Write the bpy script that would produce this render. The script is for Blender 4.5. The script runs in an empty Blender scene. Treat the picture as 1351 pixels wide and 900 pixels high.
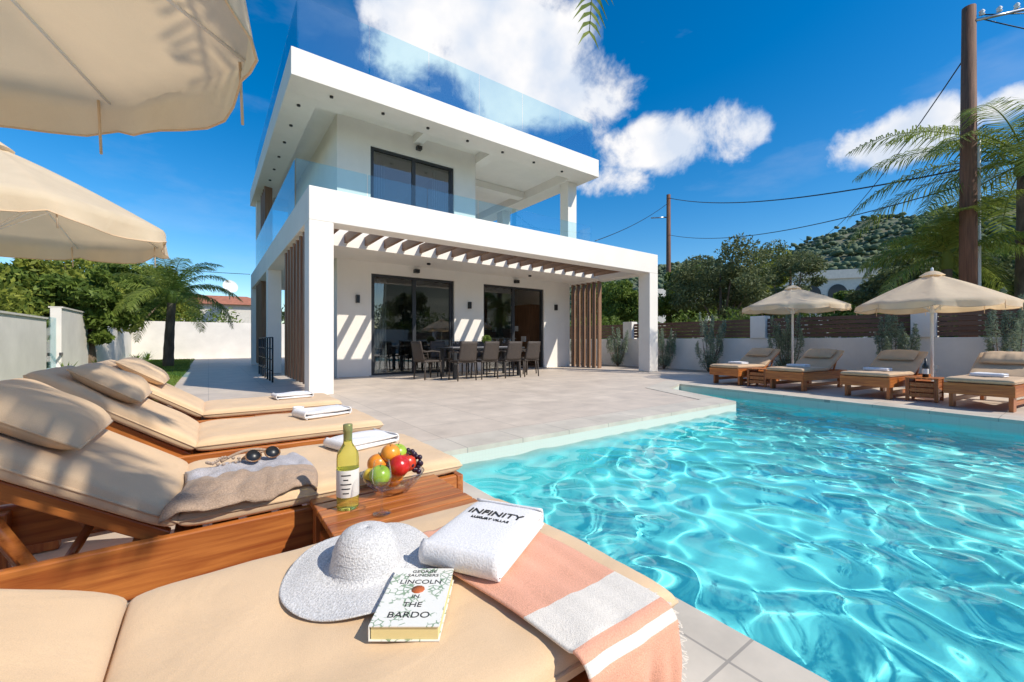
import bpy, math, random
import numpy as np
from mathutils import Vector, Matrix, noise
random.seed(4); rng=np.random.default_rng(7)
S=bpy.context.scene
COL=S.collection
# ---------------------------------------------------------------- helpers
def link(o,parent=None):
    COL.objects.link(o)
    if parent is not None: o.parent=parent
    return o
def empty(name,loc=(0,0,0),rot=(0,0,0),parent=None):
    e=bpy.data.objects.new(name,None); e.location=loc; e.rotation_euler=rot; e.empty_display_size=.2
    return link(e,parent)
def mobj(name,verts,faces,mat,parent=None,smooth=False,loc=None,rot=None):
    me=bpy.data.meshes.new(name)
    me.from_pydata([tuple(v) for v in verts],[],[tuple(f) for f in faces])
    if not isinstance(mat,(list,tuple)): mat=[mat]
    for m in mat: me.materials.append(m)
    if smooth: me.polygons.foreach_set('use_smooth',[True]*len(me.polygons))
    me.update()
    o=bpy.data.objects.new(name,me)
    if loc is not None:o.location=loc
    if rot is not None:o.rotation_euler=rot
    return link(o,parent)
def fastmesh(name,V,Q,mat,parent=None,smooth=False,k=4):
    me=bpy.data.meshes.new(name); V=np.asarray(V,dtype=np.float32); Q=np.asarray(Q,dtype=np.int32)
    me.vertices.add(len(V)); me.vertices.foreach_set('co',V.ravel())
    me.loops.add(Q.size); me.loops.foreach_set('vertex_index',Q.ravel())
    me.polygons.add(len(Q)); me.polygons.foreach_set('loop_start',np.arange(0,Q.size,k,dtype=np.int32))
    try: me.polygons.foreach_set('loop_total',np.full(len(Q),k,dtype=np.int32))
    except Exception: pass
    me.materials.append(mat); me.update(calc_edges=True); me.validate()
    if smooth: me.polygons.foreach_set('use_smooth',[True]*len(me.polygons))
    return link(bpy.data.objects.new(name,me),parent)
CF=[(0,3,2,1),(4,5,6,7),(0,1,5,4),(1,2,6,5),(2,3,7,6),(3,0,4,7)]
def box(name,x0,x1,y0,y1,z0,z1,mat,parent=None,bev=0,loc=None,rot=None):
    v=[(x0,y0,z0),(x1,y0,z0),(x1,y1,z0),(x0,y1,z0),(x0,y0,z1),(x1,y0,z1),(x1,y1,z1),(x0,y1,z1)]
    o=mobj(name,v,CF,mat,parent,loc=loc,rot=rot)
    if bev:
        b=o.modifiers.new('bev','BEVEL'); b.width=bev; b.segments=2
    return o
def boxes(name,lst,mat,parent=None,bev=0):
    V=[];F=[]
    for (x0,x1,y0,y1,z0,z1) in lst:
        n=len(V)
        V+=[(x0,y0,z0),(x1,y0,z0),(x1,y1,z0),(x0,y1,z0),(x0,y0,z1),(x1,y0,z1),(x1,y1,z1),(x0,y1,z1)]
        F+=[tuple(i+n for i in f) for f in CF]
    o=mobj(name,V,F,mat,parent)
    if bev:
        b=o.modifiers.new('bev','BEVEL'); b.width=bev; b.segments=2
    return o
def tube(name,pts,rad,mat,parent=None,n=10,caps=True):
    pts=[Vector(p) for p in pts]
    if not isinstance(rad,(list,tuple)): rad=[rad]*len(pts)
    V=[];F=[]
    for i,p in enumerate(pts):
        a=pts[max(0,i-1)]; b=pts[min(len(pts)-1,i+1)]
        t=(b-a).normalized(); ref=Vector((0,0,1)) if abs(t.z)<.9 else Vector((1,0,0))
        s=t.cross(ref).normalized(); u=s.cross(t)
        for k in range(n):
            an=2*math.pi*k/n; V.append(p+(s*math.cos(an)+u*math.sin(an))*rad[i])
    for i in range(len(pts)-1):
        for k in range(n):
            F.append((i*n+k,i*n+(k+1)%n,(i+1)*n+(k+1)%n,(i+1)*n+k))
    if caps:
        F.append(tuple(range(n))[::-1]); F.append(tuple((len(pts)-1)*n+k for k in range(n)))
    return mobj(name,V,F,mat,parent,smooth=True)
def lathe(name,prof,mat,parent=None,n=32,loc=(0,0,0),rot=None,wob=None):
    V=[];F=[]
    for r,z in prof:
        for k in range(n):
            a=2*math.pi*k/n; dz=wob(r,a) if wob else 0
            V.append((r*math.cos(a),r*math.sin(a),z+dz))
    for i in range(len(prof)-1):
        for k in range(n):
            F.append((i*n+k,i*n+(k+1)%n,(i+1)*n+(k+1)%n,(i+1)*n+k))
    return mobj(name,V,F,mat,parent,smooth=True,loc=loc,rot=rot)
def sheet(name,fn,nu,nv,mat,parent=None,thick=0,mi=None):
    V=[fn(i/nu,j/nv) for j in range(nv+1) for i in range(nu+1)]
    F=[(j*(nu+1)+i,j*(nu+1)+i+1,(j+1)*(nu+1)+i+1,(j+1)*(nu+1)+i) for j in range(nv) for i in range(nu)]
    o=mobj(name,V,F,mat,parent,smooth=True)
    if mi:
        for idx,p in enumerate(o.data.polygons):
            p.material_index=mi((idx%nu+.5)/nu,(idx//nu+.5)/nv)
    if thick:
        s=o.modifiers.new('sol','SOLIDIFY'); s.thickness=thick; s.offset=0
    return o
def puff(name,lx,ly,lz,mat,parent,loc,rot=(0,0,0),p=8,e=.4,nz=.004,n=28,seed=0,pipe=.0045):
    V=[];F=[];N=n+1
    us=[math.sin((i/n-.5)*math.pi) for i in range(N)]
    for sgn in (1,-1):
        for v in us:
            for u in us:
                h=((1-abs(u)**p)*(1-abs(v)**p))
                h=max(h,0)**e
                x=u*lx/2;y=v*ly/2
                z=sgn*lz/2*h
                if sgn>0: z+=nz*h*noise.noise(Vector((x*7+seed,y*7,seed)))+nz*.6*h*noise.noise(Vector((x*3+seed,y*19,seed)))
                V.append((x,y,z))
    for s in (0,1):
        for j in range(n):
            for i in range(n):
                a=s*N*N+j*N+i; q=(a,a+1,a+N+1,a+N)
                F.append(q if s==0 else q[::-1])
    o=mobj(name,V,F,mat,parent,smooth=True,loc=loc,rot=rot)
    if pipe:
        pts=[(-lx/2,-ly/2,0),(lx/2,-ly/2,0),(lx/2,ly/2,0),(-lx/2,ly/2,0),(-lx/2,-ly/2,0)]
        tube('piping',pts,pipe,mat,o,n=6)
    return o
# ---------------------------------------------------------------- materials
def newmat(name):
    m=bpy.data.materials.new(name); m.use_nodes=True
    nt=m.node_tree; nt.nodes.clear()
    out=nt.nodes.new('ShaderNodeOutputMaterial')
    return m,nt,out
def pr(name,col,rough=.6,var=0.0,scale=5.0,bump=0.0,bscale=60,metal=0,spec=.5,stretch=None,coat=0,world=False,col2=None,detail=5):
    m,nt,out=newmat(name); N=nt.nodes; L=nt.links
    b=N.new('ShaderNodeBsdfPrincipled'); L.new(b.outputs[0],out.inputs[0])
    b.inputs['Roughness'].default_value=rough; b.inputs['Metallic'].default_value=metal
    b.inputs['Specular IOR Level'].default_value=spec; b.inputs['Coat Weight'].default_value=coat
    b.inputs['Base Color'].default_value=(*col,1)
    if world:
        tc=N.new('ShaderNodeNewGeometry'); vec=tc.outputs['Position']
    else:
        tc=N.new('ShaderNodeTexCoord'); vec=tc.outputs['Object']
    if stretch:
        mp=N.new('ShaderNodeMapping'); mp.inputs['Scale'].default_value=stretch; L.new(vec,mp.inputs[0]); vec=mp.outputs[0]
    if var or col2:
        n=N.new('ShaderNodeTexNoise'); n.inputs['Scale'].default_value=scale; n.inputs['Detail'].default_value=detail; n.inputs['Roughness'].default_value=.6
        L.new(vec,n.inputs['Vector'])
        r=N.new('ShaderNodeValToRGB'); L.new(n.outputs['Fac'],r.inputs[0])
        r.color_ramp.elements[0].position=.32; r.color_ramp.elements[1].position=.68
        c2=col2 if col2 else tuple(min(1,c*(1+var)) for c in col)
        c1=col if col2 else tuple(c*(1-var) for c in col)
        r.color_ramp.elements[0].color=(*c1,1); r.color_ramp.elements[1].color=(*c2,1)
        L.new(r.outputs[0],b.inputs['Base Color'])
    if bump:
        n2=N.new('ShaderNodeTexNoise'); n2.inputs['Scale'].default_value=bscale; n2.inputs['Detail'].default_value=4; L.new(vec,n2.inputs['Vector'])
        bp=N.new('ShaderNodeBump'); bp.inputs['Strength'].default_value=bump; bp.inputs['Distance'].default_value=.01
        L.new(n2.outputs['Fac'],bp.inputs['Height']); L.new(bp.outputs[0],b.inputs['Normal'])
    return m
def leafmat(name,c1,c2,trans=.35,rough=.6):
    m,nt,out=newmat(name);N=nt.nodes;L=nt.links
    g=N.new('ShaderNodeNewGeometry'); n=N.new('ShaderNodeTexNoise'); n.inputs['Scale'].default_value=1.3
    L.new(g.outputs['Position'],n.inputs['Vector'])
    a=N.new('ShaderNodeMath');a.operation='MULTIPLY_ADD';a.inputs[1].default_value=.5;L.new(g.outputs['Random Per Island'],a.inputs[0])
    s=N.new('ShaderNodeMath');s.operation='MULTIPLY_ADD';s.inputs[1].default_value=1.2;s.inputs[2].default_value=-.35;L.new(n.outputs['Fac'],s.inputs[0]);L.new(s.outputs[0],a.inputs[2])
    r=N.new('ShaderNodeValToRGB');L.new(a.outputs[0],r.inputs[0])
    r.color_ramp.elements[0].color=(*c1,1);r.color_ramp.elements[1].color=(*c2,1)
    b=N.new('ShaderNodeBsdfPrincipled');b.inputs['Roughness'].default_value=rough;b.inputs['Specular IOR Level'].default_value=.3
    L.new(r.outputs[0],b.inputs['Base Color'])
    if trans:
        t=N.new('ShaderNodeBsdfTranslucent');mx=N.new('ShaderNodeMixShader');mx.inputs[0].default_value=trans
        L.new(r.outputs[0],t.inputs[0]);L.new(b.outputs[0],mx.inputs[1]);L.new(t.outputs[0],mx.inputs[2]);L.new(mx.outputs[0],out.inputs[0])
    else: L.new(b.outputs[0],out.inputs[0])
    return m
def glassmat(name,tint,f0=.04,boost=1.0,power=5,rough=0.0):
    # thin glass: Schlick reflection that treats both sides of the pane alike
    m,nt,out=newmat(name);N=nt.nodes;L=nt.links
    lw=N.new('ShaderNodeLayerWeight');lw.inputs['Blend'].default_value=.5
    pw=N.new('ShaderNodeMath');pw.operation='POWER';pw.inputs[1].default_value=power;L.new(lw.outputs['Facing'],pw.inputs[0])
    ma=N.new('ShaderNodeMath');ma.operation='MULTIPLY_ADD';ma.use_clamp=True;ma.inputs[1].default_value=(1-f0)*boost;ma.inputs[2].default_value=f0*boost;L.new(pw.outputs[0],ma.inputs[0])
    t=N.new('ShaderNodeBsdfTransparent');t.inputs[0].default_value=(*tint,1)
    g=N.new('ShaderNodeBsdfGlossy');g.inputs['Roughness'].default_value=rough
    mx=N.new('ShaderNodeMixShader')
    L.new(ma.outputs[0],mx.inputs[0]);L.new(t.outputs[0],mx.inputs[1]);L.new(g.outputs[0],mx.inputs[2]);L.new(mx.outputs[0],out.inputs[0])
    return m
def tilemat(name,c1,c2,mort,w,h,ms=.006,rough=.5,bumpy=.2,offset=0):
    m,nt,out=newmat(name);N=nt.nodes;L=nt.links
    g=N.new('ShaderNodeNewGeometry')
    br=N.new('ShaderNodeTexBrick');br.offset=offset;br.inputs['Scale'].default_value=1;br.inputs['Brick Width'].default_value=w;br.inputs['Row Height'].default_value=h
    br.inputs['Mortar Size'].default_value=ms;br.inputs['Mortar Smooth'].default_value=.2
    br.inputs['Color1'].default_value=(*c1,1);br.inputs['Color2'].default_value=(*c2,1);br.inputs['Mortar'].default_value=(*mort,1)
    L.new(g.outputs['Position'],br.inputs['Vector'])
    n=N.new('ShaderNodeTexNoise');n.inputs['Scale'].default_value=2.2;n.inputs['Detail'].default_value=8;n.inputs['Roughness'].default_value=.65;L.new(g.outputs['Position'],n.inputs['Vector'])
    mr=N.new('ShaderNodeMapRange');mr.inputs['From Min'].default_value=.3;mr.inputs['From Max'].default_value=.7;mr.inputs['To Min'].default_value=.8;mr.inputs['To Max'].default_value=1.1;L.new(n.outputs['Fac'],mr.inputs[0])
    mx=N.new('ShaderNodeMix');mx.data_type='RGBA';mx.blend_type='MULTIPLY';mx.inputs['Factor'].default_value=1
    L.new(br.outputs['Color'],mx.inputs['A']);L.new(mr.outputs[0],mx.inputs['B'])
    b=N.new('ShaderNodeBsdfPrincipled')
    mr2=N.new('ShaderNodeMapRange');mr2.inputs['To Min'].default_value=rough-.12;mr2.inputs['To Max'].default_value=rough+.18;L.new(n.outputs['Fac'],mr2.inputs[0]);L.new(mr2.outputs[0],b.inputs['Roughness'])
    L.new(mx.outputs['Result'],b.inputs['Base Color'])
    bp=N.new('ShaderNodeBump');bp.inputs['Strength'].default_value=bumpy;bp.inputs['Distance'].default_value=.004;bp.invert=True
    L.new(br.outputs['Fac'],bp.inputs['Height']);L.new(bp.outputs[0],b.inputs['Normal']);L.new(b.outputs[0],out.inputs[0])
    return m
def woodmat(name,c1,c2,rough=.35,axis='x',sc=1.0):
    m,nt,out=newmat(name);N=nt.nodes;L=nt.links
    tc=N.new('ShaderNodeTexCoord');mp=N.new('ShaderNodeMapping')
    s={'x':(1.2,22,22),'y':(22,1.2,22),'z':(22,22,1.2)}[axis];mp.inputs['Scale'].default_value=tuple(v*sc for v in s)
    L.new(tc.outputs['Object'],mp.inputs[0])
    n=N.new('ShaderNodeTexNoise');n.inputs['Scale'].default_value=1.6;n.inputs['Detail'].default_value=7;n.inputs['Distortion'].default_value=.8;n.inputs['Roughness'].default_value=.6;L.new(mp.outputs[0],n.inputs['Vector'])
    r=N.new('ShaderNodeValToRGB');r.color_ramp.elements[0].position=.33;r.color_ramp.elements[1].position=.68
    r.color_ramp.elements[0].color=(*c1,1);r.color_ramp.elements[1].color=(*c2,1);L.new(n.outputs['Fac'],r.inputs[0])
    b=N.new('ShaderNodeBsdfPrincipled');b.inputs['Roughness'].default_value=rough;L.new(r.outputs[0],b.inputs['Base Color'])
    bp=N.new('ShaderNodeBump');bp.inputs['Strength'].default_value=.25;bp.inputs['Distance'].default_value=.002;L.new(n.outputs['Fac'],bp.inputs['Height']);L.new(bp.outputs[0],b.inputs['Normal'])
    L.new(b.outputs[0],out.inputs[0]);return m
def clothmat(name,col,weave=350,strength=.3,trans=0,var=.06,wr=0.0,tcol=None):
    m,nt,out=newmat(name);N=nt.nodes;L=nt.links
    tc=N.new('ShaderNodeTexCoord')
    n=N.new('ShaderNodeTexNoise');n.inputs['Scale'].default_value=6;n.inputs['Detail'].default_value=6;L.new(tc.outputs['Object'],n.inputs['Vector'])
    r=N.new('ShaderNodeValToRGB');r.color_ramp.elements[0].position=.3;r.color_ramp.elements[1].position=.7
    r.color_ramp.elements[0].color=(*[c*(1-var) for c in col],1);r.color_ramp.elements[1].color=(*[min(1,c*(1+var)) for c in col],1);L.new(n.outputs['Fac'],r.inputs[0])
    b=N.new('ShaderNodeBsdfPrincipled');b.inputs['Roughness'].default_value=.85;b.inputs['Specular IOR Level'].default_value=.2
    b.inputs['Sheen Weight'].default_value=.15
    w=N.new('ShaderNodeTexNoise');w.inputs['Scale'].default_value=weave;w.inputs['Detail'].default_value=2;L.new(tc.outputs['Object'],w.inputs['Vector'])
    wm=N.new('ShaderNodeMapRange');wm.inputs['From Min'].default_value=.3;wm.inputs['From Max'].default_value=.7;wm.inputs['To Min'].default_value=1-min(.4,.28*strength);wm.inputs['To Max'].default_value=1.03;L.new(w.outputs['Fac'],wm.inputs[0])
    mm=N.new('ShaderNodeMix');mm.data_type='RGBA';mm.blend_type='MULTIPLY';mm.inputs['Factor'].default_value=1;L.new(r.outputs[0],mm.inputs['A']);L.new(wm.outputs[0],mm.inputs['B'])
    L.new(mm.outputs['Result'],b.inputs['Base Color'])
    bp=N.new('ShaderNodeBump');bp.inputs['Strength'].default_value=strength;bp.inputs['Distance'].default_value=.002;L.new(w.outputs['Fac'],bp.inputs['Height'])
    bp2=N.new('ShaderNodeBump');bp2.inputs['Strength'].default_value=wr;bp2.inputs['Distance'].default_value=.03
    w2=N.new('ShaderNodeTexNoise');w2.inputs['Scale'].default_value=4.5;w2.inputs['Detail'].default_value=3;w2.inputs['Distortion'].default_value=1.2;L.new(tc.outputs['Object'],w2.inputs['Vector'])
    L.new(w2.outputs['Fac'],bp2.inputs['Height']);L.new(bp2.outputs[0],bp.inputs['Normal'])
    L.new(bp.outputs[0],b.inputs['Normal'])
    if trans:
        t=N.new('ShaderNodeBsdfTranslucent');mx=N.new('ShaderNodeMixShader');mx.inputs[0].default_value=trans
        if tcol: t.inputs[0].default_value=(*tcol,1)
        else: L.new(r.outputs[0],t.inputs[0])
        L.new(b.outputs[0],mx.inputs[1]);L.new(t.outputs[0],mx.inputs[2]);L.new(mx.outputs[0],out.inputs[0])
    else: L.new(b.outputs[0],out.inputs[0])
    return m
M={}
M['plaster']=pr('white_plaster',(.82,.775,.71),.8,var=.035,scale=1.5,bump=.08,bscale=90,world=True)
M['wallwhite']=pr('garden_wall_plaster',(.78,.74,.69),.85,var=.08,scale=1.2,bump=.15,bscale=70,world=True)
M['tile']=tilemat('terrace_tile',(.68,.575,.47),(.635,.535,.44),(.42,.355,.29),.9,.6,.004,.5)
M['coping']=tilemat('coping_tile',(.66,.59,.49),(.61,.55,.46),(.40,.36,.31),.6,.6,.005,.5)
M['wood']=woodmat('stained_teak',(.28,.07,.018),(.58,.21,.05),.32,'x')
M['woody']=woodmat('stained_teak_cross',(.28,.07,.018),(.58,.21,.05),.32,'y')
M['woodz']=woodmat('stained_teak_upright',(.25,.065,.018),(.50,.18,.05),.32,'z')
M['louvre']=woodmat('louvre_wood',(.20,.11,.065),(.32,.19,.12),.5,'z',.6)
M['slat']=woodmat('pergola_slat',(.17,.085,.045),(.27,.15,.08),.5,'y',.6)
M['fence']=woodmat('fence_board',(.10,.05,.035),(.18,.10,.065),.6,'y',.5)
M['beige']=clothmat('beige_cushion',(.73,.52,.325),500,.25,wr=.22)
M['beige2']=clothmat('sand_cushion',(.58,.41,.26),500,.25,wr=.15)
M['canopy']=clothmat('canvas_canopy',(.84,.72,.54),300,.15,trans=.42,wr=.3,tcol=(.88,.66,.41))
M['towel']=clothmat('terry_towel',(.84,.83,.84),260,.6,var=.02,wr=.15)
M['peach']=clothmat('peach_weave',(.86,.43,.29),420,.7,var=.08,wr=.1)
M['cream']=clothmat('cream_weave',(.84,.78,.70),420,.7,var=.05,wr=.1)
M['greyknit']=clothmat('grey_knit',(.50,.48,.51),240,1.2,var=.12,wr=.3)
M['sandknit']=clothmat('sand_knit',(.46,.33,.24),240,1.2,var=.15,wr=.3)
M['straw']=clothmat('woven_straw',(.74,.73,.73),240,1.3,var=.08,wr=0)
M['black']=pr('black_metal',(.015,.016,.018),.35)
M['dark']=pr('anthracite_frame',(.03,.032,.036),.4)
M['steel']=pr('steel',(.5,.5,.5),.3,metal=1)
M['whitemetal']=pr('white_metal',(.75,.75,.74),.4)
M['wicker']=pr('wicker',(.055,.042,.034),.55,var=.5,scale=60,bump=.9,bscale=110)
M['room']=pr('room_wall',(.6,.54,.48),.8)
M['kitchen']=woodmat('kitchen_wood',(.14,.07,.04),(.28,.15,.08),.4,'z')
M['glass']=glassmat('railing_glass',(.82,.95,.98),.06,.9)
M['winglass']=glassmat('window_glass',(.6,.63,.63),.10,1.2,3)
M['thinglass']=glassmat('clear_glass',(.975,.985,.985),.06,1.0,3)
M['leaf_olive']=leafmat('olive_leaves',(.05,.075,.025),(.24,.27,.12))
M['leaf_green']=leafmat('green_leaves',(.04,.085,.015),(.24,.32,.055))
M['leaf_yellow']=leafmat('yellow_green_leaves',(.08,.13,.02),(.38,.40,.06))
M['leaf_silver']=leafmat('silver_leaves',(.13,.19,.12),(.36,.43,.32))
M['leaf_palm']=leafmat('palm_leaves',(.10,.17,.03),(.38,.43,.09),.4,.45)
M['bark']=pr('bark',(.16,.115,.08),.9,var=.4,scale=9,bump=.8,bscale=25,stretch=(1,1,.3))
M['polewood']=pr('pole_wood',(.15,.07,.04),.8,var=.4,scale=10,bump=.4,bscale=30,stretch=(3,3,.15))
M['grass']=pr('lawn_grass',(.08,.15,.02),.9,col2=(.2,.28,.05),scale=30,bump=1,bscale=200)
M['blade']=leafmat('grass_blades',(.09,.17,.02),(.30,.38,.07),.4,.6)
M['soil']=pr('dry_ground',(.24,.19,.13),.95,col2=(.14,.15,.07),scale=.05,world=True,detail=9,bump=.5,bscale=4)
M['gravel']=pr('gravel',(.28,.23,.18),.95,col2=(.45,.40,.33),scale=60,world=True,bump=1,bscale=60)
M['roof']=pr('terracotta',(.42,.16,.09),.8,var=.25,scale=3)
M['stone']=pr('distant_wall',(.68,.64,.58),.85,var=.08)

# ---------------------------------------------------------------- camera
PSI=math.radians(36.06); H=.92; FPX=550.
cam=bpy.data.cameras.new('camera'); co=bpy.data.objects.new('camera',cam); link(co)
co.location=(0,0,H); co.rotation_euler=(math.radians(90),0,-PSI)
cam.sensor_width=36; cam.lens=36*FPX/1351; cam.clip_end=4000; cam.clip_start=.02
S.camera=co
Fw=Vector((math.sin(PSI),math.cos(PSI),0)); Rt=Vector((math.cos(PSI),-math.sin(PSI),0)); Up=Vector((0,0,1))
# ---------------------------------------------------------------- sun + sky
sd=Vector((.34,-.66,.67)).normalized()
sun=bpy.data.lights.new('sun','SUN'); sun.energy=4.8; sun.angle=math.radians(.53); sun.color=(1,.925,.80)
so=bpy.data.objects.new('sun',sun); link(so); so.rotation_euler=sd.to_track_quat('Z','Y').to_euler(); so.location=(5,-8,12)
sun.cycles.is_caustics_light=True
W=bpy.data.worlds.new('World'); S.world=W; W.use_nodes=True
nt=W.node_tree; N=nt.nodes; L=nt.links; N.clear()
def math_(op,a,b=None,c=None,clamp=False):
    m=N.new('ShaderNodeMath'); m.operation=op; m.use_clamp=clamp
    for i,v in enumerate((a,b,c)):
        if v is None: continue
        if isinstance(v,(int,float)): m.inputs[i].default_value=v
        else: L.new(v,m.inputs[i])
    return m.outputs[0]
sky=N.new('ShaderNodeTexSky'); sky.sky_type='NISHITA'; sky.sun_disc=False
sky.sun_elevation=math.asin(sd.z); sky.sun_rotation=math.atan2(sd.x,sd.y); sky.air_density=1.0; sky.dust_density=.4; sky.ozone_density=2.2
hs=N.new('ShaderNodeHueSaturation'); hs.inputs['Saturation'].default_value=1.5; hs.inputs['Value'].default_value=1.2; L.new(sky.outputs[0],hs.inputs['Color'])
tc=N.new('ShaderNodeTexCoord'); D=tc.outputs['Generated']
def vdot(vec,c):
    v=N.new('ShaderNodeVectorMath'); v.operation='DOT_PRODUCT'; L.new(vec,v.inputs[0]); v.inputs[1].default_value=c; return v.outputs['Value']
ells=[(635,45,135,78),(745,125,85,50),(560,75,75,42),(690,95,90,58),(880,190,85,36),(820,235,45,22),(1180,182,80,30),(1345,135,45,22),(230,208,60,14),(600,-30,90,60)]
amps=[1.25,1.1,1.0,1.25,1.05,.75,.88,.8,.32,1.1]
mask=None
for (px,py,sx,sy),am in zip(ells,amps):
    t=(px-675.5)/FPX; s=(450-py)/FPX
    v=(Fw+Rt*t+Up*s); ln=v.length; v.normalize()
    r=v.cross(Vector((0,0,1))).normalized(); u=r.cross(v)
    ax=sx/FPX/ln*.95; ay=sy/FPX/ln*.95
    a=math_('MULTIPLY_ADD',vdot(D,tuple(r)),1/ax,-v.dot(r)/ax); b=math_('MULTIPLY_ADD',vdot(D,tuple(u)),1/ay,0)
    q=math_('ADD',math_('MULTIPLY',a,a),math_('MULTIPLY',b,b))
    f=math_('MULTIPLY',math_('SUBTRACT',1,math_('MULTIPLY',q,.45)),am)
    front=math_('GREATER_THAN',vdot(D,tuple(v)),0); f=math_('MULTIPLY',f,front)
    mask=f if mask is None else math_('MAXIMUM',mask,f)
mask=math_('MAXIMUM',mask,-.5)
n1=N.new('ShaderNodeTexNoise'); n1.inputs['Scale'].default_value=7; n1.inputs['Detail'].default_value=9; n1.inputs['Roughness'].default_value=.6; n1.inputs['Distortion'].default_value=.2; L.new(D,n1.inputs['Vector'])
dens=math_('ADD',mask,math_('MULTIPLY',math_('SUBTRACT',n1.outputs['Fac'],.5),2.8))
mr=N.new('ShaderNodeMapRange'); mr.interpolation_type='SMOOTHSTEP'; mr.inputs['From Min'].default_value=.26; mr.inputs['From Max'].default_value=.9; L.new(dens,mr.inputs[0])
n3=N.new('ShaderNodeTexNoise'); n3.inputs['Scale'].default_value=2.2; n3.inputs['Detail'].default_value=6; n3.inputs['Roughness'].default_value=.6
mp=N.new('ShaderNodeMapping'); mp.inputs['Scale'].default_value=(1,1,3); L.new(D,mp.inputs[0]); L.new(mp.outputs[0],n3.inputs['Vector'])
mr3=N.new('ShaderNodeMapRange'); mr3.inputs['From Min'].default_value=.54; mr3.inputs['From Max'].default_value=.85; mr3.inputs['To Max'].default_value=.2; L.new(n3.outputs['Fac'],mr3.inputs[0])
cf=math_('MAXIMUM',mr.outputs[0],mr3.outputs[0])
n2=N.new('ShaderNodeTexNoise'); n2.inputs['Scale'].default_value=9; n2.inputs['Detail'].default_value=4; L.new(D,n2.inputs['Vector'])
cr=N.new('ShaderNodeValToRGB'); cr.color_ramp.elements[0].position=.33; cr.color_ramp.elements[0].color=(5.2,5.8,6.8,1); cr.color_ramp.elements[1].position=.60; cr.color_ramp.elements[1].color=(7.6,7.5,7.5,1); L.new(n2.outputs['Fac'],cr.inputs[0])
mx=N.new('ShaderNodeMix'); mx.data_type='RGBA'; L.new(cf,mx.inputs['Factor']); L.new(hs.outputs[0],mx.inputs['A']); L.new(cr.outputs[0],mx.inputs['B'])
bg=N.new('ShaderNodeBackground'); bg.inputs['Strength'].default_value=.135; L.new(mx.outputs['Result'],bg.inputs[0])
wo=N.new('ShaderNodeOutputWorld'); L.new(bg.outputs[0],wo.inputs[0])
S.view_settings.view_transform='Standard'; S.view_settings.look='None'; S.view_settings.exposure=0

# ---------------------------------------------------------------- ground with pool hole
import bmesh
POOL=[(1.35,-5.0),(6.86,-5.0),(8.15,5.10),(7.25,4.75),(6.49,3.12),(1.35,3.12)]
def offset(poly,d):
    n=len(poly); out=[]
    for i in range(n):
        p0=Vector(poly[i-1]);p1=Vector(poly[i]);p2=Vector(poly[(i+1)%n])
        e1=(p1-p0).normalized();e2=(p2-p1).normalized()
        n1=Vector((e1.y,-e1.x));n2=Vector((e2.y,-e2.x))
        b=(n1+n2).normalized(); c=max(.5,b.dot(n1)); out.append(tuple(p1+b*d/c))
    return out
def holed(name,outer,inner,z,mat):
    bm=bmesh.new(); es=[]
    for lp in (outer,inner):
        vs=[bm.verts.new((x,y,z)) for x,y in lp]
        for i in range(len(vs)): es.append(bm.edges.new((vs[i],vs[(i+1)%len(vs)])))
    bmesh.ops.triangle_fill(bm,use_beauty=True,edges=es,normal=(0,0,1))
    bmesh.ops.recalc_face_normals(bm,faces=bm.faces)
    for f in bm.faces:
        if f.normal.z<0: f.normal_flip()
    me=bpy.data.meshes.new(name); bm.to_mesh(me); bm.free(); me.materials.append(mat)
    return link(bpy.data.objects.new(name,me))
holed('ground',[(-2500,-2500),(2500,-2500),(2500,2500),(-2500,2500)],offset(POOL,.30),-.012,M['soil'])
holed('terrace_paving',[(-3.0,-9),(12.5,-9),(12.5,27),(-3.0,27)],offset(POOL,.28),-.004,M['tile'])
o1=offset(POOL,.42); n=len(POOL)
V=[(x,y,.004) for x,y in POOL]+[(x,y,.004) for x,y in o1]+[(x,y,-.04) for x,y in POOL]+[(x,y,-.004) for x,y in o1]
F=[]
for i in range(n):
    j=(i+1)%n
    F.append((i,n+i,n+j,j)); F.append((2*n+i,i,j,2*n+j)); F.append((n+i,3*n+i,3*n+j,n+j))
mobj('pool_coping',V,F,M['coping'])
m,nt2,out=newmat('pool_tile'); N2=nt2.nodes; L2=nt2.links
g=N2.new('ShaderNodeNewGeometry'); sx=N2.new('ShaderNodeSeparateXYZ'); L2.new(g.outputs['Position'],sx.inputs[0])
mrp=N2.new('ShaderNodeMapRange'); mrp.inputs['From Min'].default_value=-.40; mrp.inputs['From Max'].default_value=-.16; L2.new(sx.outputs['Z'],mrp.inputs[0])
rp=N2.new('ShaderNodeValToRGB'); rp.color_ramp.elements[0].color=(.21,.88,.90,1); rp.color_ramp.elements[1].color=(.64,.68,.60,1); L2.new(mrp.outputs[0],rp.inputs[0])
br=N2.new('ShaderNodeTexVoronoi'); br.feature='DISTANCE_TO_EDGE'; br.inputs['Scale'].default_value=30; br.inputs['Randomness'].default_value=0; L2.new(g.outputs['Position'],br.inputs['Vector'])
mr2=N2.new('ShaderNodeMapRange'); mr2.inputs['From Max'].default_value=.05; mr2.inputs['To Min'].default_value=.92; L2.new(br.outputs['Distance'],mr2.inputs[0])
mxx=N2.new('ShaderNodeMix'); mxx.data_type='RGBA'; mxx.blend_type='MULTIPLY'; mxx.inputs['Factor'].default_value=1; L2.new(rp.outputs[0],mxx.inputs['A']); L2.new(mr2.outputs[0],mxx.inputs['B'])
b=N2.new('ShaderNodeBsdfPrincipled'); b.inputs['Roughness'].default_value=.6; b.inputs['Specular IOR Level'].default_value=.1; L2.new(mxx.outputs['Result'],b.inputs['Base Color']); L2.new(b.outputs[0],out.inputs[0]); M['pool']=m
PD=-1.15
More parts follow.
